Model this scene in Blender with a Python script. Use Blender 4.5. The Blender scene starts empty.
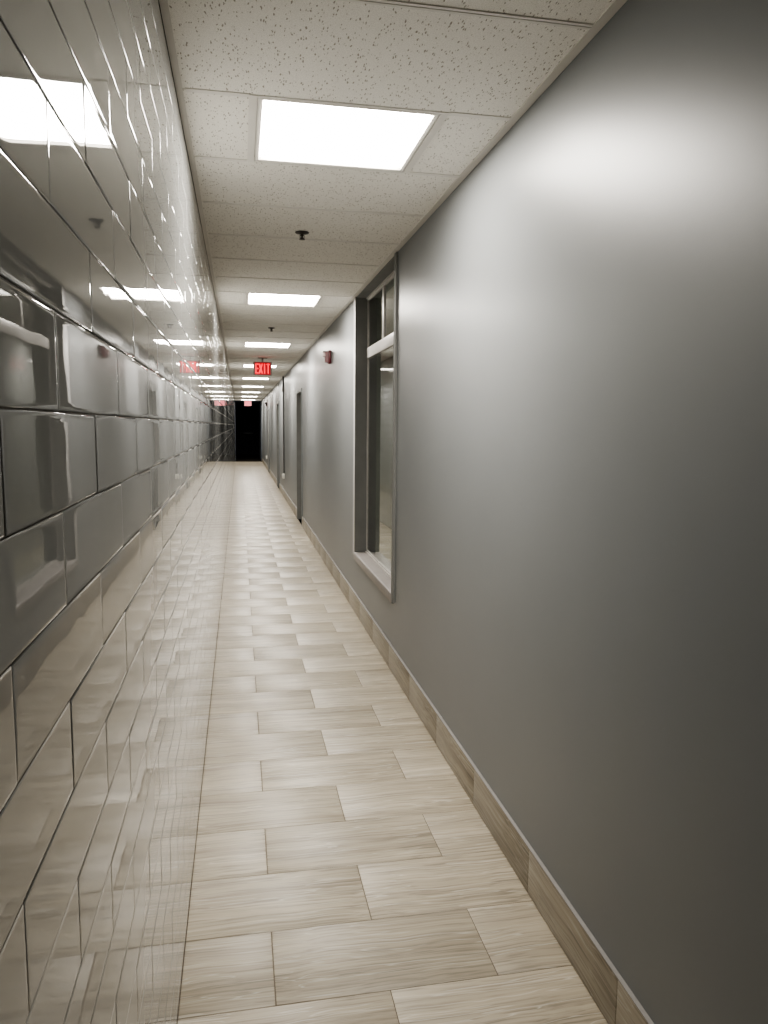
import bpy, bmesh, math, random
from mathutils import Matrix, Vector
random.seed(7)
C = bpy.context.scene.collection
SC = bpy.context.scene

# ------------------------------------------------------------------ dimensions (metres)
W = 1.1434            # corridor width, x from the tiled wall to the painted wall
H = 2.643             # ceiling height
Y0, Y1 = -2.6, 33.2   # lit corridor
YD = 41.0             # end of the unlit stretch beyond
CAM = (0.1846, 0.0, 1.5853)
YAW, PITCH, ROLL, FPX = 0.19134, 0.11449, 0.00849, 745.0
L0, PITCH_ROW = 2.577, 0.6096
LX0, LX1 = 0.257, 0.869
WIN = (4.62, 6.20, 0.50)
DOORS = [(11.75, 12.68), (18.57, 19.50), (24.70, 25.63)]
DOOR_H = 2.12
WT = 0.172             # wall thickness

# ------------------------------------------------------------------ materials
def new_mat(name):
    m = bpy.data.materials.new(name); m.use_nodes = True
    nt = m.node_tree; b = nt.nodes['Principled BSDF']
    return m, nt, b
def N(nt, t, **k):
    n = nt.nodes.new(t)
    for a, v in k.items():
        if a in ('operation', 'blend_type', 'data_type', 'noise_dimensions', 'attribute_name', 'attribute_type', 'feature', 'distance', 'vector_type', 'wave_type', 'bands_direction'):
            setattr(n, a, v)
        else:
            n.inputs[a].default_value = v
    return n
def ramp(nt, stops):
    r = nt.nodes.new('ShaderNodeValToRGB'); e = r.color_ramp.elements
    while len(e) < len(stops): e.new(0.5)
    for i, (p, c) in enumerate(stops):
        e[i].position = p; e[i].color = (c[0], c[1], c[2], 1) if not isinstance(c, (int, float)) else (c, c, c, 1)
    return r
def noise_mat(name, col, rough, var=0.06, scale=6.0, bump=0.0, bscale=200.0, metal=0.0, spec=0.5, coat=0.0, stretch=(1, 1, 1)):
    m, nt, b = new_mat(name)
    tc = N(nt, 'ShaderNodeTexCoord'); mp = N(nt, 'ShaderNodeMapping'); mp.inputs['Scale'].default_value = stretch
    nt.links.new(tc.outputs['Object'], mp.inputs['Vector'])
    no = N(nt, 'ShaderNodeTexNoise', Scale=scale, Detail=4.0)
    nt.links.new(mp.outputs[0], no.inputs['Vector'])
    lo = [c * (1 - var) for c in col]; hi = [min(1, c * (1 + var)) for c in col]
    r = ramp(nt, [(0.3, lo), (0.7, hi)])
    nt.links.new(no.outputs['Fac'], r.inputs['Fac']); nt.links.new(r.outputs['Color'], b.inputs['Base Color'])
    b.inputs['Roughness'].default_value = rough; b.inputs['Metallic'].default_value = metal
    b.inputs['Specular IOR Level'].default_value = spec; b.inputs['Coat Weight'].default_value = coat
    if bump > 0:
        n2 = N(nt, 'ShaderNodeTexNoise', Scale=bscale, Detail=3.0)
        nt.links.new(tc.outputs['Object'], n2.inputs['Vector'])
        bp = N(nt, 'ShaderNodeBump', Strength=bump, Distance=0.002)
        nt.links.new(n2.outputs['Fac'], bp.inputs['Height']); nt.links.new(bp.outputs[0], b.inputs['Normal'])
    return m
def emit_mat(name, col, strength, base=(0.8, 0.8, 0.8)):
    m, nt, b = new_mat(name)
    b.inputs['Base Color'].default_value = (*base, 1)
    b.inputs['Emission Color'].default_value = (*col, 1); b.inputs['Emission Strength'].default_value = strength
    b.inputs['Roughness'].default_value = 0.5
    tc = N(nt, 'ShaderNodeTexCoord'); no = N(nt, 'ShaderNodeTexNoise', Scale=400.0)
    nt.links.new(tc.outputs['Object'], no.inputs['Vector'])
    bp = N(nt, 'ShaderNodeBump', Strength=0.1, Distance=0.0005)
    nt.links.new(no.outputs['Fac'], bp.inputs['Height']); nt.links.new(bp.outputs[0], b.inputs['Normal'])
    return m

LIGHT_E = 50.0
M = {}
M['diffuser'] = emit_mat('light_diffuser', (1.0, 0.945, 0.86), LIGHT_E)
M['white_metal'] = noise_mat('white_enamel', (0.62, 0.60, 0.56), 0.45, 0.03)
M['grid'] = noise_mat('ceiling_grid_enamel', (0.70, 0.68, 0.64), 0.5, 0.03)
M['angle'] = noise_mat('wall_angle_enamel', (0.60, 0.58, 0.54), 0.5, 0.03)
M['plenum'] = noise_mat('dark_plenum', (0.02, 0.02, 0.02), 0.9)
M['frame_dark'] = noise_mat('dark_grey_metal_paint', (0.19, 0.193, 0.187), 0.6, 0.06, 8, 0.05, 300, spec=0.2)
M['frame_blue'] = noise_mat('blue_grey_metal_paint', (0.15, 0.165, 0.17), 0.4, 0.06, 8, 0.05, 300)
M['door'] = noise_mat('door_paint', (0.09, 0.095, 0.09), 0.42, 0.06, 8, 0.05, 300)
M['aluminium'] = noise_mat('pale_aluminium', (0.50, 0.48, 0.46), 0.38, 0.05, 20, metal=0.35)
M['edge_highlight'] = noise_mat('painted_edge_highlight', (0.50, 0.49, 0.49), 0.35, 0.04, 20)  # paler grey paints in the grazing sheen on the far casing face
M['base_edge'] = noise_mat('grey_metal_edge', (0.27, 0.26, 0.25), 0.4, 0.05, 20)
M['sill'] = noise_mat('pale_grey_sill', (0.275, 0.255, 0.245), 0.45, 0.08, 14, 0.05, 120)
M['black'] = noise_mat('painted_darkness', (0.05, 0.055, 0.072), 0.7, 0.2, spec=0.15)  # darkness of the unlit stretch put into a near-black base colour
M['unlit_floor'] = noise_mat('darkened_carpet', (0.03, 0.027, 0.023), 0.95, 0.3, 40, 0.2, 400, spec=0.1)  # floor colour darkened to carry the lack of light beyond the lamps
M['unlit_wall'] = noise_mat('lightened_blue_grey_paint', (0.45, 0.50, 0.56), 0.6, 0.1, spec=0.3)  # wall colour lightened to stand in for dim bluish light
M['room'] = noise_mat('dim_room_paint', (0.30, 0.32, 0.27), 0.8, 0.1)
M['chrome'] = noise_mat('brushed_steel', (0.55, 0.54, 0.52), 0.3, 0.05, 30, metal=1.0)
M['bronze'] = noise_mat('dark_bronze', (0.035, 0.028, 0.024), 0.45, 0.15, 30, metal=0.3)
M['red'] = noise_mat('red_plastic', (0.115, 0.007, 0.014), 0.4, 0.1, 20)
M['dark_red'] = noise_mat('dark_red_plastic', (0.035, 0.012, 0.010), 0.45, 0.1, 20)
M['lens'] = noise_mat('frosted_lens', (0.75, 0.58, 0.58), 0.2, 0.04, 40)
M['sign_body'] = noise_mat('sign_housing', (0.30, 0.27, 0.25), 0.45, 0.05, 20)
M['sign_face'] = emit_mat('sign_face_glow', (1.0, 0.015, 0.03), 0.34, (0.04, 0.005, 0.006))
M['sign_letters'] = emit_mat('sign_letter_glow', (1.0, 0.012, 0.03), 2.2, (0.4, 0.01, 0.02))
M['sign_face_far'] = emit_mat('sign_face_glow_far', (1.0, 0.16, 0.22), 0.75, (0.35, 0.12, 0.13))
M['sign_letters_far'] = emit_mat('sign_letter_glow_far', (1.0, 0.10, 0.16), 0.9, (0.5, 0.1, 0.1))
M['outlet'] = noise_mat('white_plastic', (0.70, 0.69, 0.64), 0.4, 0.03, 30)
M['conduit'] = noise_mat('painted_conduit', (0.055, 0.052, 0.048), 0.5, 0.08, 30)
M['conduit_box'] = noise_mat('grey_box_paint', (0.16, 0.15, 0.145), 0.5, 0.06, 30)
M['bar'] = noise_mat('dull_push_bar', (0.22, 0.23, 0.25), 0.4, 0.05, 30, metal=0.6)

for k_ in ('sign_face', 'sign_letters', 'sign_face_far', 'sign_letters_far'): M[k_].cycles.emission_sampling = 'NONE'
M['diffuser'].cycles.emission_sampling = 'FRONT'
def paint_mat():
    m, nt, b = new_mat('satin_grey_wall_paint')
    tc = N(nt, 'ShaderNodeTexCoord')
    n1 = N(nt, 'ShaderNodeTexNoise', Scale=1.3, Detail=3.0); nt.links.new(tc.outputs['Object'], n1.inputs['Vector'])
    r = ramp(nt, [(0.3, (0.174, 0.182, 0.187)), (0.7, (0.190, 0.198, 0.203))])
    nt.links.new(n1.outputs['Fac'], r.inputs['Fac']); nt.links.new(r.outputs['Color'], b.inputs['Base Color'])
    b.inputs['Roughness'].default_value = 0.37; b.inputs['Specular IOR Level'].default_value = 0.38
    n2 = N(nt, 'ShaderNodeTexNoise', Scale=260.0, Detail=2.0); nt.links.new(tc.outputs['Object'], n2.inputs['Vector'])
    bp = N(nt, 'ShaderNodeBump', Strength=0.12, Distance=0.001)
    nt.links.new(n2.outputs['Fac'], bp.inputs['Height']); nt.links.new(bp.outputs[0], b.inputs['Normal'])
    return m
M['paint'] = paint_mat()

def gloss_tile_mat():
    m, nt, b = new_mat('glossy_grey_wall_tile')
    tc = N(nt, 'ShaderNodeTexCoord'); at = N(nt, 'ShaderNodeAttribute', attribute_name='rnd')
    r = ramp(nt, [(0.0, (0.40, 0.405, 0.395)), (1.0, (0.44, 0.445, 0.435))])
    nt.links.new(at.outputs['Fac'], r.inputs['Fac']); nt.links.new(r.outputs['Color'], b.inputs['Base Color'])
    b.inputs['Roughness'].default_value = 0.012; b.inputs['IOR'].default_value = 1.55
    n2 = N(nt, 'ShaderNodeTexNoise', Scale=9.0, Detail=1.0); nt.links.new(tc.outputs['Object'], n2.inputs['Vector'])
    bp = N(nt, 'ShaderNodeBump', Strength=0.06, Distance=0.004)
    nt.links.new(n2.outputs['Fac'], bp.inputs['Height']); nt.links.new(bp.outputs[0], b.inputs['Normal'])
    return m
M['gloss_tile'] = gloss_tile_mat()
M['grout'] = noise_mat('warm_grey_grout', (0.17, 0.155, 0.135), 0.85, 0.1, 60)
M['floor_grout'] = noise_mat('brown_floor_grout', (0.15, 0.125, 0.10), 0.9, 0.1, 60)

def streak_tile_mat(name, axis, gain, rough):
    """Linear-veined porcelain: streaks run along the tile's long side."""
    m, nt, b = new_mat(name)
    tc = N(nt, 'ShaderNodeTexCoord'); at = N(nt, 'ShaderNodeAttribute', attribute_name='rnd')
    off = N(nt, 'ShaderNodeVectorMath', operation='SCALE'); off.inputs[0].default_value = (17.3, 29.1, 11.7)
    nt.links.new(at.outputs['Fac'], off.inputs['Scale'])
    add = N(nt, 'ShaderNodeVectorMath', operation='ADD')
    nt.links.new(tc.outputs['Object'], add.inputs[0]); nt.links.new(off.outputs[0], add.inputs[1])
    wob = N(nt, 'ShaderNodeTexNoise', Scale=2.6, Detail=2.0); nt.links.new(add.outputs[0], wob.inputs['Vector'])
    wsc = N(nt, 'ShaderNodeVectorMath', operation='SCALE'); wsc.inputs['Scale'].default_value = 0.05
    nt.links.new(wob.outputs['Color'], wsc.inputs[0])
    add2 = N(nt, 'ShaderNodeVectorMath', operation='ADD')
    nt.links.new(add.outputs[0], add2.inputs[0]); nt.links.new(wsc.outputs[0], add2.inputs[1])
    def streak(lo, hi, det, seed):
        mp = N(nt, 'ShaderNodeMapping'); s = [hi, hi, hi]; s[axis] = lo
        mp.inputs['Scale'].default_value = s; mp.inputs['Location'].default_value = (seed, seed * 1.7, seed * 0.6)
        nt.links.new(add2.outputs[0], mp.inputs['Vector'])
        n = N(nt, 'ShaderNodeTexNoise', Scale=1.0, Detail=det, Roughness=0.6); nt.links.new(mp.outputs[0], n.inputs['Vector'])
        return n
    a = streak(0.9, 17, 5.0, 0.0); f = streak(2.2, 120, 3.0, 5.0); v = streak(0.8, 30, 2.0, 9.0)
    g = lambda c: tuple(x * gain * t for x, t in zip(c, (0.885, 0.882, 0.868)))
    ra = ramp(nt, [(0.25, g((0.235, 0.196, 0.146))), (0.43, g((0.40, 0.352, 0.278))), (0.60, g((0.475, 0.422, 0.338))), (0.80, g((0.66, 0.605, 0.51)))])
    nt.links.new(a.outputs['Fac'], ra.inputs['Fac'])
    rf = ramp(nt, [(0.30, 0.58), (0.5, 1.0), (0.72, 1.14)]); nt.links.new(f.outputs['Fac'], rf.inputs['Fac'])
    mu = N(nt, 'ShaderNodeMix', data_type='RGBA', blend_type='MULTIPLY'); mu.inputs['Factor'].default_value = 1.0
    nt.links.new(ra.outputs['Color'], mu.inputs[6]); nt.links.new(rf.outputs['Color'], mu.inputs[7])
    rv = ramp(nt, [(0.485, 0.0), (0.50, 1.0), (0.515, 0.0)]); nt.links.new(v.outputs['Fac'], rv.inputs['Fac'])
    vm = N(nt, 'ShaderNodeMath', operation='MULTIPLY'); vm.inputs[1].default_value = 0.7
    nt.links.new(rv.outputs['Color'], vm.inputs[0])
    mv = N(nt, 'ShaderNodeMix', data_type='RGBA'); nt.links.new(vm.outputs[0], mv.inputs['Factor'])
    nt.links.new(mu.outputs[2], mv.inputs[6]); mv.inputs[7].default_value = (*g((0.64, 0.61, 0.55)), 1)
    # per-tile lightness
    rl = N(nt, 'ShaderNodeMath', operation='MULTIPLY_ADD'); rl.inputs[1].default_value = 0.15; rl.inputs[2].default_value = 0.90
    nt.links.new(at.outputs['Fac'], rl.inputs[0])
    ml = N(nt, 'ShaderNodeMix', data_type='RGBA', blend_type='MULTIPLY'); ml.inputs['Factor'].default_value = 1.0
    nt.links.new(mv.outputs[2], ml.inputs[6]); nt.links.new(rl.outputs[0], ml.inputs[7])
    nt.links.new(ml.outputs[2], b.inputs['Base Color'])
    b.inputs['Roughness'].default_value = rough; b.inputs['Specular IOR Level'].default_value = 0.5
    bp = N(nt, 'ShaderNodeBump', Strength=0.15, Distance=0.0008)
    nt.links.new(f.outputs['Fac'], bp.inputs['Height']); nt.links.new(bp.outputs[0], b.inputs['Normal'])
    return m
M['floor_tile'] = streak_tile_mat('linear_veined_floor_tile', 0, 1.0, 0.36)
M['base_tile'] = streak_tile_mat('linear_veined_base_tile', 1, 0.74, 0.36)

def ceiling_tile_mat():
    m, nt, b = new_mat('fissured_ceiling_tile')
    tc = N(nt, 'ShaderNodeTexCoord')
    mp = N(nt, 'ShaderNodeMapping'); mp.inputs['Scale'].default_value = (1.0, 0.30, 1.0)
    wob = N(nt, 'ShaderNodeTexNoise', Scale=40.0, Detail=2.0); nt.links.new(tc.outputs['Object'], wob.inputs['Vector'])
    ws = N(nt, 'ShaderNodeVectorMath', operation='SCALE'); ws.inputs['Scale'].default_value = 0.012
    nt.links.new(wob.outputs['Color'], ws.inputs[0])
    ad = N(nt, 'ShaderNodeVectorMath', operation='ADD'); nt.links.new(tc.outputs['Object'], ad.inputs[0]); nt.links.new(ws.outputs[0], ad.inputs[1])
    nt.links.new(ad.outputs[0], mp.inputs['Vector'])
    vo = N(nt, 'ShaderNodeTexVoronoi', Scale=150.0, Randomness=1.0); nt.links.new(mp.outputs[0], vo.inputs['Vector'])
    sep = N(nt, 'ShaderNodeSeparateColor'); nt.links.new(vo.outputs['Color'], sep.inputs[0])
    # each cell's fissure has its own size; many cells have none
    sz = N(nt, 'ShaderNodeMapRange'); sz.inputs['From Min'].default_value = 0.15; sz.inputs['From Max'].default_value = 1.0
    sz.inputs['To Min'].default_value = 0.0; sz.inputs['To Max'].default_value = 0.40
    nt.links.new(sep.outputs[0], sz.inputs['Value'])
    df = N(nt, 'ShaderNodeMath', operation='SUBTRACT'); nt.links.new(sz.outputs[0], df.inputs[0]); nt.links.new(vo.outputs['Distance'], df.inputs[1])
    sm = N(nt, 'ShaderNodeMapRange'); sm.inputs['From Min'].default_value = -0.05; sm.inputs['From Max'].default_value = 0.10
    nt.links.new(df.outputs[0], sm.inputs['Value'])
    fine = N(nt, 'ShaderNodeTexNoise', Scale=330.0, Detail=2.0); nt.links.new(tc.outputs['Object'], fine.inputs['Vector'])
    rf = ramp(nt, [(0.3, (0.70, 0.68, 0.635)), (0.6, (0.86, 0.84, 0.79))]); nt.links.new(fine.outputs['Fac'], rf.inputs['Fac'])
    mx = N(nt, 'ShaderNodeMix', data_type='RGBA'); nt.links.new(sm.outputs[0], mx.inputs['Factor'])
    nt.links.new(rf.outputs['Color'], mx.inputs[6]); mx.inputs[7].default_value = (0.36, 0.33, 0.29, 1)
    nt.links.new(mx.outputs[2], b.inputs['Base Color']); b.inputs['Roughness'].default_value = 0.9
    b.inputs['Specular IOR Level'].default_value = 0.2
    iv = N(nt, 'ShaderNodeMath', operation='SUBTRACT'); iv.inputs[0].default_value = 1.0; nt.links.new(sm.outputs[0], iv.inputs[1])
    bp = N(nt, 'ShaderNodeBump', Strength=0.5, Distance=0.002); nt.links.new(iv.outputs[0], bp.inputs['Height'])
    nt.links.new(bp.outputs[0], b.inputs['Normal'])
    return m
M['ceiling_tile'] = ceiling_tile_mat()

def glass_mat():
    m, nt, b = new_mat('window_glass')
    b.inputs['Base Color'].default_value = (0.93, 0.97, 0.94, 1); b.inputs['Roughness'].default_value = 0.0
    b.inputs['Transmission Weight'].default_value = 1.0; b.inputs['IOR'].default_value = 1.52
    tc = N(nt, 'ShaderNodeTexCoord'); no = N(nt, 'ShaderNodeTexNoise', Scale=1.5)
    nt.links.new(tc.outputs['Object'], no.inputs['Vector'])
    bp = N(nt, 'ShaderNodeBump', Strength=0.02, Distance=0.002)
    nt.links.new(no.outputs['Fac'], bp.inputs['Height']); nt.links.new(bp.outputs[0], b.inputs['Normal'])
    return m
M['glass'] = glass_mat()

# ------------------------------------------------------------------ mesh helpers
def add_box(bm, a, b, bevel=0.0, seg=2):
    x0, y0, z0 = [min(p, q) for p, q in zip(a, b)]; x1, y1, z1 = [max(p, q) for p, q in zip(a, b)]
    v = [bm.verts.new(p) for p in ((x0, y0, z0), (x1, y0, z0), (x1, y1, z0), (x0, y1, z0), (x0, y0, z1), (x1, y0, z1), (x1, y1, z1), (x0, y1, z1))]
    fs = [bm.faces.new([v[i] for i in q]) for q in ((3, 2, 1, 0), (4, 5, 6, 7), (0, 1, 5, 4), (1, 2, 6, 5), (2, 3, 7, 6), (3, 0, 4, 7))]
    if bevel > 0:
        es = {e for f in fs for e in f.edges}
        bmesh.ops.bevel(bm, geom=list(es), offset=bevel, segments=seg, profile=0.5, affect='EDGES')
def add_lathe(bm, prof, n=20, center=(0, 0, 0), axis='z', cap=True):
    rings = []
    for r, h in prof:
        ring = []
        for i in range(n):
            t = 2 * math.pi * i / n
            c, s = r * math.cos(t), r * math.sin(t)
            p = (c, s, h) if axis == 'z' else ((h, c, s) if axis == 'x' else (s, h, c))
            ring.append(bm.verts.new([p[k] + center[k] for k in range(3)]))
        rings.append(ring)
    for a, b in zip(rings, rings[1:]):
        for i in range(n):
            j = (i + 1) % n
            bm.faces.new((a[i], a[j], b[j], b[i]))
    if cap:
        bm.faces.new(list(reversed(rings[0]))); bm.faces.new(rings[-1])
def obj(name, bm, mat, parent=None, smooth=False, loc=None):
    bmesh.ops.recalc_face_normals(bm, faces=bm.faces)
    me = bpy.data.meshes.new(name); bm.to_mesh(me); bm.free()
    o = bpy.data.objects.new(name, me); C.objects.link(o)
    me.materials.append(mat)
    if smooth:
        for p in me.polygons: p.use_smooth = True
        try: me.set_sharp_from_angle(angle=math.radians(35))
        except Exception: pass
    if parent: o.parent = parent
    if loc: o.location = loc
    return o
def box_obj(name, a, b, mat, parent=None, bevel=0.0):
    bm = bmesh.new(); add_box(bm, a, b, bevel); return obj(name, bm, mat, parent, smooth=bevel > 0)
def struct(o):
    o['kind'] = 'structure'; return o
def thing(name, loc, label, cat, group=None):
    o = bpy.data.objects.new(name, None); C.objects.link(o); o.location = loc
    o.empty_display_size = 0.1
    o['label'] = label; o['category'] = cat
    if group: o['group'] = group
    return o
def dup(root, loc, label):
    r = root.copy(); C.objects.link(r); r.location = loc; r['label'] = label
    for ch in list(root.children):
        c = ch.copy(); C.objects.link(c); c.parent = r
        for g in list(ch.children):
            d = g.copy(); C.objects.link(d); d.parent = c
    return r
def empty_struct(name, loc=(0, 0, 0)):
    o = bpy.data.objects.new(name, None); C.objects.link(o); o.location = loc; o.empty_display_size = 0.1
    return struct(o)

# ------------------------------------------------------------------ tiled surfaces
def tile_mesh(name, tiles, to3d, rings, mat, tilt=0.0, parent=None, seed=1):
    """tiles: (u0,v0,u1,v1). rings: (inset, depth below face). to3d(u,v,h) -> point, h along the outward normal."""
    rnd = random.Random(seed); verts = []; faces = []; vals = []
    for (u0, v0, u1, v1) in tiles:
        a = rnd.gauss(0, tilt); b = rnd.gauss(0, tilt); r = rnd.random()
        uc, vc = (u0 + u1) / 2, (v0 + v1) / 2; lim = min(u1 - u0, v1 - v0) * 0.4
        prev = None
        for (ins, dep) in rings:
            ins = min(ins, lim)
            pts = [(u0 + ins, v0 + ins), (u1 - ins, v0 + ins), (u1 - ins, v1 - ins), (u0 + ins, v1 - ins)]
            base = len(verts)
            for (u, v) in pts: verts.append(to3d(u, v, -dep + a * (u - uc) + b * (v - vc)))
            cur = [base, base + 1, base + 2, base + 3]
            if prev:
                for i in range(4):
                    j = (i + 1) % 4
                    faces.append((prev[i], prev[j], cur[j], cur[i])); vals.append(r)
            prev = cur
        faces.append(tuple(prev)); vals.append(r)
    me = bpy.data.meshes.new(name); me.from_pydata(verts, [], faces)
    at = me.attributes.new('rnd', 'FLOAT', 'FACE'); at.data.foreach_set('value', vals)
    for p in me.polygons: p.use_smooth = True
    me.materials.append(mat); me.update()
    o = bpy.data.objects.new(name, me); C.objects.link(o)
    if parent: o.parent = parent
    return o

# floor -------------------------------------------------------------
FR, FL, FB = 0.3077, 0.6415, 1.900
tiles = []
k0 = math.floor((Y0 - FB) / FR)
k = k0
while FB + k * FR < Y1:
    v0, v1 = FB + k * FR, min(FB + (k + 1) * FR, Y1)
    x = 0.262 if k % 2 == 0 else 0.583
    cuts = [0.0] + [c for c in (x - FL, x, x + FL) if 0.02 < c < W - 0.02] + [W]
    for a, b in zip(cuts, cuts[1:]):
        tiles.append((a + 0.0011, v0 + 0.0011, b - 0.0011, v1 - 0.0011))
    k += 1
floor = struct(box_obj('floor', (0, Y0, -0.12), (W, Y1, -0.0016), M['floor_grout']))
tile_mesh('floor_tiling', tiles, lambda u, v, h: (u, v, h), [(0, 0.0016), (0.0009, 0.0003), (0.002, 0.0)], M['floor_tile'], 0.0006, floor, 3)

# left tiled wall ---------------------------------------------------
TH, TL, TZ, TO = 0.1038, 0.39714, CAM[2] + 0.11607, 1.03286
tiles = []
r = math.floor((0 - TZ) / TH)
while TZ + r * TH < H:
    z0, z1 = max(0.002, TZ + r * TH), min(H, TZ + (r + 1) * TH)
    if z1 - z0 > 0.012:
        off = TO + (0 if r % 2 == 0 else TL / 2)
        j = math.floor((Y0 - off) / TL)
        while off + j * TL < Y1:
            y0, y1 = max(Y0, off + j * TL), min(Y1, off + (j + 1) * TL)
            if y1 - y0 > 0.02: tiles.append((y0 + 0.0009, z0 + 0.0009, y1 - 0.0009, z1 - 0.0009))
            j += 1
    r += 1
wall_left = struct(box_obj('wall_left', (-0.15, Y0, 0), (-0.0014, Y1, H), M['grout']))
tile_mesh('glossy_tiling', tiles, lambda u, v, h: (h, u, v),
          [(0, 0.0010), (0.0006, 0.0004), (0.0013, 0.0002), (0.0028, 0.00006), (0.006, 0.00001), (0.010, 0.0)],
          M['gloss_tile'], 0.0009, wall_left, 5)

# right painted wall with its openings ------------------------------
bm = bmesh.new()
cuts = [('w', WIN[0], WIN[1])] + [('d', a, b) for a, b in DOORS]
y = Y0
for kind, a, b in cuts:
    add_box(bm, (W, y, 0), (W + WT, a, H))
    if kind == 'w': add_box(bm, (W, a, 0), (W + WT, b, WIN[2] - 0.05))
    else: add_box(bm, (W, a, DOOR_H), (W + WT, b, H))
    y = b
add_box(bm, (W, y, 0), (W + WT, Y1, H))
wall_right = struct(obj('wall_right', bm, M['paint']))

# base of floor tile along the painted wall -------------------------
BH = 0.162
def base_run(name, ya, yb, seed):
    run = struct(box_obj(name, (W - 0.0095, ya, 0), (W, yb, BH - 0.001), M['floor_grout']))
    t = []; y = ya
    while y < yb - 0.03:
        y2 = min(yb, (math.floor((y - 0.42) / 0.6096) + 1) * 0.6096 + 0.42)
        if y2 - y < 0.01: y2 = min(yb, y + 0.6096)
        t.append((y + 0.0008, 0.002, y2 - 0.0008, BH)); y = y2
    tile_mesh('base_tiling', t, lambda u, v, h: (W - 0.0115 - h, u, v), [(0, 0.0016), (0.001, 0.0003), (0.002, 0.0)], M['base_tile'], 0.0004, run, seed)
    box_obj('base_top_edge', (W - 0.0125, ya, BH), (W, yb, BH + 0.0035), M['base_edge'], run)
edges = [Y0] + [v for a, b in DOORS for v in (a - 0.072, b + 0.072)] + [Y1]
for i in range(0, len(edges), 2):
    base_run('baseboard_right' if i == 0 else 'baseboard_right.%03d' % (i // 2), edges[i], edges[i + 1], 20 + i)

# ceiling -----------------------------------------------------------
ceiling = struct(box_obj('ceiling', (-0.15, Y0, H + 0.10), (W + WT, Y1, H + 0.14), M['plenum']))
kmin = math.floor((Y0 - L0) / PITCH_ROW)
lightrows = [k for k in range(kmin, 60) if k % 6 == 0 and L0 + (k + 1) * PITCH_ROW < Y1 and L0 + k * PITCH_ROW > Y0]
bt = bmesh.new(); bg = bmesh.new(); ba = bmesh.new()
G, T = 0.012, 0.0035
AX = 0.030
rows = []
k = kmin
while L0 + k * PITCH_ROW < Y1:
    a, b = max(Y0, L0 + k * PITCH_ROW), min(Y1, L0 + (k + 1) * PITCH_ROW)
    cells = [(0.0, W)]
    if k in lightrows: cells = [(0.0, LX0 - 0.014), (LX1 + 0.014, W)]
    if b - a > 0.05:
        for (x0, x1) in cells:
            add_box(bt, (x0 + 0.004, a + 0.003, H), (x1 - 0.004, b - 0.003, H + 0.015))
    if a > Y0:
        if k in lightrows or (k - 1) in lightrows:
            add_box(bg, (AX, a - G, H - T), (LX0 - 0.028, a + G, H + 0.004))
            add_box(bg, (LX1 + 0.028, a - G, H - T), (W - AX, a + G, H + 0.004))
            add_box(bg, (LX0 - 0.028, a - 0.006, H - T), (LX1 + 0.028, a + 0.006, H + 0.004))
        else:
            add_box(bg, (AX, a - G, H - T), (W - AX, a - 0.002, H + 0.004))
            add_box(bg, (AX, a + 0.002, H - T), (W - AX, a + G, H + 0.004))
    if k in lightrows:
        add_box(bg, (LX0 - 0.028, a + 0.006, H - T), (LX0 - 0.001, b - 0.006, H + 0.004))
        add_box(bg, (LX1 + 0.001, a + 0.006, H - T), (LX1 + 0.028, b - 0.006, H + 0.004))
    k += 1
obj('ceiling_tiles', bt, M['ceiling_tile'], ceiling)
obj('ceiling_grid', bg, M['grid'], ceiling)
add_box(ba, (0.001, Y0, H - 0.0045), (0.022, Y1, H)); add_box(ba, (W - AX, Y0, H - 0.0045), (W - 0.001, Y1, H))
obj('wall_angle', ba, M['angle'], ceiling)

# back wall, unlit stretch ------------------------------------------
struct(box_obj('wall_back', (-0.15, Y0 - 0.15, 0), (W + WT, Y0, H), M['paint']))
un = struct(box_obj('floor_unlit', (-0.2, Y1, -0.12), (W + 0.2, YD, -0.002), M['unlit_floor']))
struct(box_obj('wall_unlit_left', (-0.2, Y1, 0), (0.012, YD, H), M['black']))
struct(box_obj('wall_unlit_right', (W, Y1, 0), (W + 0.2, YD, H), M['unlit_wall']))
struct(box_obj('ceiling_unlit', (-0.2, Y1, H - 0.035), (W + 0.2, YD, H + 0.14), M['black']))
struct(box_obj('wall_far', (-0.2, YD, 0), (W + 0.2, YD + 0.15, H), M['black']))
d = empty_struct('door_4', (0.60, YD, 0))
box_obj('door_leaf', (-0.46, -0.045, 0.005), (0.46, -0.005, 2.10), M['black'], d, 0.003)
bm = bmesh.new()
add_box(bm, (-0.53, -0.06, 0), (-0.462, -0.002, 2.17)); add_box(bm, (0.462, -0.06, 0), (0.53, -0.002, 2.17)); add_box(bm, (-0.53, -0.06, 2.102), (0.53, -0.002, 2.17))
obj('door_frame', bm, M['black'], d)
bm = bmesh.new(); add_box(bm, (-0.22, -0.12, 1.13), (0.30, -0.085, 1.19), 0.006); add_box(bm, (-0.22, -0.09, 1.13), (-0.17, -0.04, 1.19)); add_box(bm, (0.25, -0.09, 1.13), (0.30, -0.04, 1.19))
obj('push_bar', bm, M['bar'], d, True)

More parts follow.
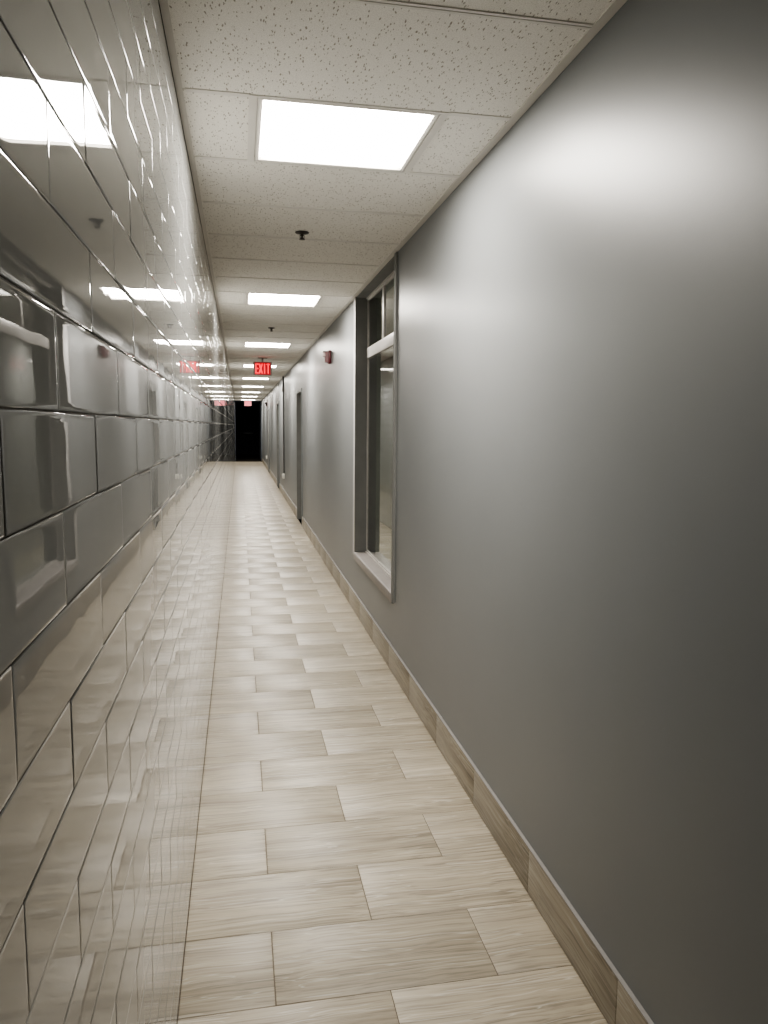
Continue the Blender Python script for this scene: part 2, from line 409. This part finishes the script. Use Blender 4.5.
# ------------------------------------------------------------------ window in the right wall
wy0, wy1, wz = WIN
FD = 0.088                                  # frame sits this far behind the painted face
win = empty_struct('window_1', (W, wy0, 0))
L = wy1 - wy0
bm = bmesh.new()                            # dark painted casing: faces on both sides, jamb linings, head lining
add_box(bm, (-0.012, -0.055, wz - 0.035), (0.0, 0.004, H - 0.006))
add_box(bm, (-0.012, 0.0, wz - 0.05), (WT, 0.006, H)); add_box(bm, (-0.012, L - 0.006, wz - 0.05), (WT, L, H))
add_box(bm, (0.0, 0.006, H - 0.012), (WT, L - 0.006, H))
obj('window_casing', bm, M['frame_dark'], win)
bm = bmesh.new(); add_box(bm, (-0.010, L - 0.005, wz - 0.02), (0.0, L + 0.11, H - 0.006), 0.006, 3)     # rounded edge at the far jamb, its highlight painted in as a paler colour
o = obj('window_edge', bm, M['edge_highlight'], win, True)
bm = bmesh.new(); add_box(bm, (-0.017, -0.002, wz - 0.048), (FD + 0.01, L + 0.03, wz + 0.018), 0.009, 3)
obj('window_sill', bm, M['sill'], win, True)
bm = bmesh.new()
fz0, fz1 = wz + 0.018, H - 0.012
add_box(bm, (FD, 0.006, fz0), (FD + 0.02, 0.034, fz1)); add_box(bm, (FD, L - 0.022, fz0), (FD + 0.012, L - 0.006, fz1))
add_box(bm, (FD, 0.006, fz0), (FD + 0.02, L - 0.006, fz0 + 0.022)); add_box(bm, (FD, 0.006, fz1 - 0.026), (FD + 0.02, L - 0.006, fz1))
add_box(bm, (FD - 0.010, 0.006, fz0), (FD, L - 0.006, fz0 + 0.010)); add_box(bm, (FD - 0.010, 0.006, fz1 - 0.010), (FD, L - 0.006, fz1))
obj('window_frame', bm, M['aluminium'], win)
box_obj('window_rail', (FD - 0.004, 0.034, 2.142), (FD + 0.03, L - 0.008, 2.226), M['aluminium'], win, 0.002)
my = 5.50 - wy0
box_obj('window_mullion', (FD - 0.002, my - 0.024, 2.226), (FD + 0.022, my + 0.024, fz1 - 0.03), M['aluminium'], win, 0.002)
for (a, b, z0, z1) in ((0.030, L - 0.020, fz0 + 0.020, 2.146), (0.030, my - 0.014, 2.222, fz1 - 0.024), (my + 0.014, L - 0.020, 2.222, fz1 - 0.024)):
    box_obj('pane', (FD + 0.008, a, z0), (FD + 0.0115, b, z1), M['glass'], win)
# dim room behind the glass
bm = bmesh.new()
rx0, rx1, ry0, ry1 = W + WT, W + WT + 2.6, 3.4, 11.3
add_box(bm, (rx1, ry0, 0), (rx1 + 0.1, ry1, H)); add_box(bm, (rx0, ry0 - 0.1, 0), (rx1 + 0.1, ry0, H)); add_box(bm, (rx0, ry1, 0), (rx1 + 0.1, ry1 + 0.1, H))
struct(obj('wall_room', bm, M['room']))
struct(box_obj('floor_room', (rx0, ry0, -0.1), (rx1, ry1, 0), M['room']))
struct(box_obj('ceiling_room', (rx0, ry0, H), (rx1, ry1, H + 0.1), M['room']))

ld = bpy.data.lights.new('room_fill_lamp', 'AREA'); ld.shape = 'RECTANGLE'; ld.size = 0.6; ld.size_y = 0.6; ld.energy = 22.0; ld.color = (1.0, 0.95, 0.85)  # unseen lamp added to brighten the view through the glass
lo_ = bpy.data.objects.new('room_fill_lamp', ld); C.objects.link(lo_); lo_.location = (W + WT + 1.6, 8.8, H - 0.02)
# ------------------------------------------------------------------ doors in the right wall
for i, (a, b) in enumerate(DOORS):
    dr = empty_struct('door_%d' % (i + 1), (W, a, 0)); w = b - a
    bm = bmesh.new()
    add_box(bm, (-0.013, -0.07, 0), (0.0, 0.004, DOOR_H + 0.045)); add_box(bm, (-0.013, w - 0.004, 0), (0.0, w + 0.07, DOOR_H + 0.045))
    add_box(bm, (-0.013, 0.004, DOOR_H - 0.004), (0.0, w - 0.004, DOOR_H + 0.045))
    obj('door_casing', bm, M['frame_blue'], dr)
    bm = bmesh.new()
    add_box(bm, (-0.013, 0.0, 0), (WT, 0.012, DOOR_H)); add_box(bm, (-0.013, w - 0.012, 0), (WT, w, DOOR_H)); add_box(bm, (0.0, 0.012, DOOR_H - 0.012), (WT, w - 0.012, DOOR_H))
    obj('door_jamb', bm, M['frame_dark'], dr)
    leaf = box_obj('door_leaf', (0.075, 0.014, 0.006), (0.119, w - 0.014, DOOR_H - 0.014), M['door'], dr, 0.002)
    bm = bmesh.new()
    add_lathe(bm, [(0.026, 0.0), (0.026, -0.008), (0.010, -0.012), (0.010, -0.045)], 16, (0.075, 0.08, 1.0), 'x')
    add_box(bm, (0.024, 0.07, 0.99), (0.038, 0.19, 1.01), 0.004)
    obj('door_handle', bm, M['chrome'], leaf, True)
    struct(box_obj('trim_%d' % (i + 1), (W - 0.004, a, -0.002), (W + 0.12, b, 0.003), M['floor_grout'], dr))

# ------------------------------------------------------------------ ceiling lights
ordinal = ['square white ceiling light nearest the camera, the largest in view',
           'white ceiling light panel between the two small ceiling sprinklers',
           'white ceiling light panel just beyond the farther ceiling sprinkler, before the exit sign',
           'white ceiling light partly hidden behind the nearer red exit sign',
           'narrow white ceiling light directly beyond the one hidden by the nearer exit sign',
           'fourth white ceiling light back from the dark corridor end',
           'third white ceiling light back from the dark corridor end',
           'second white ceiling light back from the dark corridor end',
           'last white ceiling light, split by the farther exit sign, at the dark end']
S = PITCH_ROW
cx = (LX0 + LX1) / 2; hw = (LX1 - LX0) / 2 - 0.001
def make_light():
    t = thing('ceiling_light', (cx, L0 + S / 2, H), ordinal[0], 'ceiling light', 'recessed square lights along the corridor ceiling')
    bm = bmesh.new(); hy = S / 2 - 0.007; iw, iy = 0.2835, S / 2 - 0.032
    def ring(x, y, z): return [bm.verts.new(p) for p in ((-x, -y, z), (x, -y, z), (x, y, z), (-x, y, z))]
    rs = [ring(hw, hy, 0.03), ring(hw, hy, -0.003), ring(hw - 0.006, hy - 0.006, -0.0045), ring(iw + 0.006, iy + 0.006, -0.002), ring(iw, iy, 0.010)]
    for p, q in zip(rs, rs[1:]):
        for i in range(4): bm.faces.new((p[i], p[(i + 1) % 4], q[(i + 1) % 4], q[i]))
    obj('light_frame', bm, M['white_metal'], t)
    bm = bmesh.new(); bm.faces.new([bm.verts.new(p) for p in ((-iw - 0.003, -iy - 0.003, 0.009), (-iw - 0.003, iy + 0.003, 0.009), (iw + 0.003, iy + 0.003, 0.009), (iw + 0.003, -iy - 0.003, 0.009))])
    me = bpy.data.meshes.new('light_diffuser'); bm.to_mesh(me); bm.free(); me.materials.append(M['diffuser'])
    dif = bpy.data.objects.new('light_diffuser', me); C.objects.link(dif); dif.parent = t; dif['label'] = 'glowing white diffuser panel'
    return t
l0 = make_light()
for i in range(1, 9):
    dup(l0, (cx, L0 + S / 2 + i * 6 * S, H), ordinal[i])

# ------------------------------------------------------------------ sprinklers
def make_sprinkler(x, y, label):
    t = thing('ceiling_sprinkler', (x, y, H), label, 'sprinkler', 'fire sprinklers hanging from the ceiling')
    bm = bmesh.new(); add_lathe(bm, [(0.030, 0.0), (0.039, -0.002), (0.037, -0.006), (0.018, -0.011), (0.012, -0.013)], 24); obj('escutcheon', bm, M['bronze'], t, True)
    bm = bmesh.new(); add_lathe(bm, [(0.008, -0.010), (0.008, -0.022), (0.005, -0.023), (0.005, -0.037)], 12)
    add_box(bm, (-0.013, -0.002, -0.031), (-0.010, 0.002, -0.018)); add_box(bm, (0.010, -0.002, -0.031), (0.013, 0.002, -0.018)); add_box(bm, (-0.013, -0.002, -0.034), (0.013, 0.002, -0.030)); add_box(bm, (-0.013, -0.002, -0.020), (0.013, 0.002, -0.017))
    obj('sprinkler_body', bm, M['bronze'], t)
    bm = bmesh.new(); add_lathe(bm, [(0.005, -0.035), (0.016, -0.038), (0.016, -0.040), (0.003, -0.040)], 16); obj('deflector', bm, M['bronze'], t, True)
    return t
sp = make_sprinkler(0.537, 4.257, 'dark pendent sprinkler on the ceiling between the first and second lights')
dup(sp, (0.541, 8.378, H), 'smaller looking dark sprinkler on the ceiling between the second and third lights')

# ------------------------------------------------------------------ exit signs
def make_exit(x, y, drop, label, face, letters):
    t = thing('exit_sign', (x, y, H), label, 'exit sign', 'red exit signs hanging from the ceiling')
    hw_, hh = 0.142, 0.208; zt = -drop; zb = zt - hh
    bm = bmesh.new(); add_box(bm, (-0.075, -0.028, -0.014), (0.075, 0.028, -0.0035), 0.003); add_lathe(bm, [(0.012, -0.013), (0.012, zt)], 12)
    obj('mounting_canopy', bm, M['sign_body'], t)
    bm = bmesh.new(); add_box(bm, (-hw_, -0.018, zb), (hw_, 0.018, zt), 0.006); obj('sign_housing', bm, M['sign_body'], t, True)
    box_obj('sign_face', (-hw_ + 0.022, -0.021, zb + 0.008), (hw_ - 0.022, -0.0175, zt - 0.012), face, t, 0.001)
    bm = bmesh.new(); y0, y1 = -0.0235, -0.0205
    lh, lw, st = 0.152, 0.047, 0.0165; zl = zb + (hh - lh) / 2 - 0.002; xs = [-0.113, -0.054, 0.005, 0.064]
    X = xs[0]; add_box(bm, (X, y0, zl), (X + st, y1, zl + lh))
    for q in (0, 0.5, 1): add_box(bm, (X + st, y0, zl + q * (lh - st)), (X + lw, y1, zl + q * (lh - st) + st))
    X = xs[1]
    for sgn in (1, -1):
        xa, xb = (X, X + lw) if sgn == 1 else (X + lw, X)
        yy0, yy1 = (y0, y1) if sgn == 1 else (y0 - 0.0004, y1)
        hs = st * 0.62
        q = [(xa - hs, zl), (xa + hs, zl), (xb + hs, zl + lh), (xb - hs, zl + lh)]
        v0 = [bm.verts.new((a, yy0, b)) for a, b in q]; v1 = [bm.verts.new((a, yy1, b)) for a, b in q]
        bm.faces.new(v0); bm.faces.new(v1[::-1])
        for i in range(4): bm.faces.new((v0[i], v0[(i + 1) % 4], v1[(i + 1) % 4], v1[i]))
    X = xs[2] + 0.012; add_box(bm, (X + 0.004, y0, zl), (X + 0.004 + st, y1, zl + lh))
    X = xs[3] - 0.003; add_box(bm, (X, y0, zl + lh - st), (X + lw + 0.004, y1, zl + lh)); add_box(bm, (X + (lw + 0.004 - st) / 2, y0, zl), (X + (lw + 0.004 + st) / 2, y1, zl + lh - st))
    o = obj('sign_lettering', bm, letters, t)
    o['label'] = 'glowing red letters reading EXIT'
    return t
make_exit(0.555, 12.07, 0.066, 'red glowing exit sign hanging in front of the fourth ceiling light', M['sign_face'], M['sign_letters'])
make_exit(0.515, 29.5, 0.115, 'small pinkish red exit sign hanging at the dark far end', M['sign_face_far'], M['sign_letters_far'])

# ------------------------------------------------------------------ fire alarms on the painted wall
def make_alarm(y, z, label, red, lensm, prot=0.062):
    t = thing('fire_alarm_strobe', (W, y, z), label, 'fire alarm', 'fire alarm strobes on the painted wall')
    bm = bmesh.new(); add_box(bm, (-0.024, -0.058, -0.068), (0.0, 0.058, 0.068), 0.005); obj('back_plate', bm, red, t, True)
    bm = bmesh.new()                                  # tapered horn body
    q0 = [(-0.024, -0.050, -0.060), (-0.024, 0.050, -0.060), (-0.024, 0.050, 0.062), (-0.024, -0.050, 0.062)]
    q1 = [(-prot + 0.004, -0.046, -0.054), (-prot + 0.004, 0.046, -0.054), (-prot, 0.040, 0.054), (-prot, -0.040, 0.054)]
    a = [bm.verts.new(p) for p in q0]; b = [bm.verts.new(p) for p in q1]
    for i in range(4): bm.faces.new((a[i], a[(i + 1) % 4], b[(i + 1) % 4], b[i]))
    bm.faces.new(a[::-1]); bm.faces.new(b)
    bmesh.ops.bevel(bm, geom=bm.edges[:], offset=0.004, segments=2, affect='EDGES')
    obj('horn_body', bm, red, t, True)
    bm = bmesh.new(); add_box(bm, (-prot - 0.016, -0.040, 0.004), (-prot + 0.010, 0.040, 0.046), 0.006); obj('strobe_lens', bm, lensm, t, True)
    bm = bmesh.new(); add_box(bm, (-prot - 0.018, -0.042, 0.050), (-0.020, 0.042, 0.058), 0.002); obj('top_hood', bm, M['dark_red'], t, True)
    return t
make_alarm(8.03, 2.312, 'red fire alarm strobe high on the grey wall beyond the window', M['red'], M['lens'])
make_alarm(26.75, 2.33, 'small dark alarm device high on the wall near the far dark end', M['dark_red'], M['dark_red'], 0.055)

# ------------------------------------------------------------------ conduit and outlets on the painted wall
t = thing('electrical_conduit', (W, 16.45, 0.56), 'dark vertical conduit from ceiling to outlet, between the first and second doors', 'conduit')
bm = bmesh.new(); add_lathe(bm, [(0.012, -0.02), (0.012, 1.75)], 14, (-0.014, 0, 0)); add_lathe(bm, [(0.017, 1.86), (0.017, H - 0.56 - 0.006)], 14, (-0.018, 0, 0)); obj('pipe', bm, M['conduit'], t, True)
bm = bmesh.new(); add_box(bm, (-0.042, -0.05, 1.745), (0.0, 0.05, 1.865), 0.004); obj('junction_box', bm, M['conduit_box'], t, True)
def make_outlet(y, z, label):
    t = thing('outlet_box', (W, y, z), label, 'electrical outlet')
    bm = bmesh.new(); add_box(bm, (-0.048, -0.038, -0.058), (0.0, 0.038, 0.052), 0.005); obj('outlet_housing', bm, M['outlet'], t, True)
    bm = bmesh.new(); add_box(bm, (-0.052, -0.030, -0.045), (-0.047, 0.030, 0.040), 0.002); obj('cover_plate', bm, M['outlet'], t, True)
    return t
make_outlet(16.45, 0.485, 'white outlet box low on the wall at the foot of the conduit')
make_outlet(26.9, 0.46, 'tiny white outlet box low on the wall near the far dark end')

# ------------------------------------------------------------------ world, camera, look
wd = bpy.data.worlds.new('world'); SC.world = wd; wd.use_nodes = True
wd.node_tree.nodes['Background'].inputs[0].default_value = (0, 0, 0, 1); wd.node_tree.nodes['Background'].inputs[1].default_value = 0.0

def ray(u, v):
    cr, sr = math.cos(ROLL), math.sin(ROLL); cp, sp_ = math.cos(PITCH), math.sin(PITCH); cy, sy = math.cos(YAW), math.sin(YAW)
    return cr, sr, cp, sp_, cy, sy
def to_world(u, v, w):
    cr, sr, cp, sp_, cy, sy = ray(0, 0)
    u, v = cr * u + sr * v, -sr * u + cr * v
    x, y, z = u, w, -v
    y, z = cp * y + sp_ * z, -sp_ * y + cp * z
    x, y = cy * x + sy * y, -sy * x + cy * y
    return Vector((x, y, z))
right = to_world(1, 0, 0); up = to_world(0, -1, 0); back = -to_world(0, 0, 1)
cam = bpy.data.cameras.new('camera'); co = bpy.data.objects.new('camera', cam); C.objects.link(co)
m = Matrix.Identity(4)
for i in range(3):
    m[i][0] = right[i]; m[i][1] = up[i]; m[i][2] = back[i]; m[i][3] = CAM[i]
co.matrix_world = m
cam.sensor_fit = 'HORIZONTAL'; cam.sensor_width = 36.0; cam.lens = FPX * 36.0 / 768.0
cam.clip_start = 0.02; cam.clip_end = 200
SC.camera = co
SC.view_settings.view_transform = 'AgX'; SC.view_settings.look = 'AgX - Medium High Contrast'; SC.view_settings.exposure = 0.30
SC.cycles.max_bounces = 10; SC.cycles.diffuse_bounces = 6; SC.cycles.glossy_bounces = 6; SC.cycles.transmission_bounces = 6
SC.cycles.use_denoising = True; SC.cycles.blur_glossy = 0.6; SC.cycles.use_light_tree = True
SC.cycles.sample_clamp_indirect = 6.0
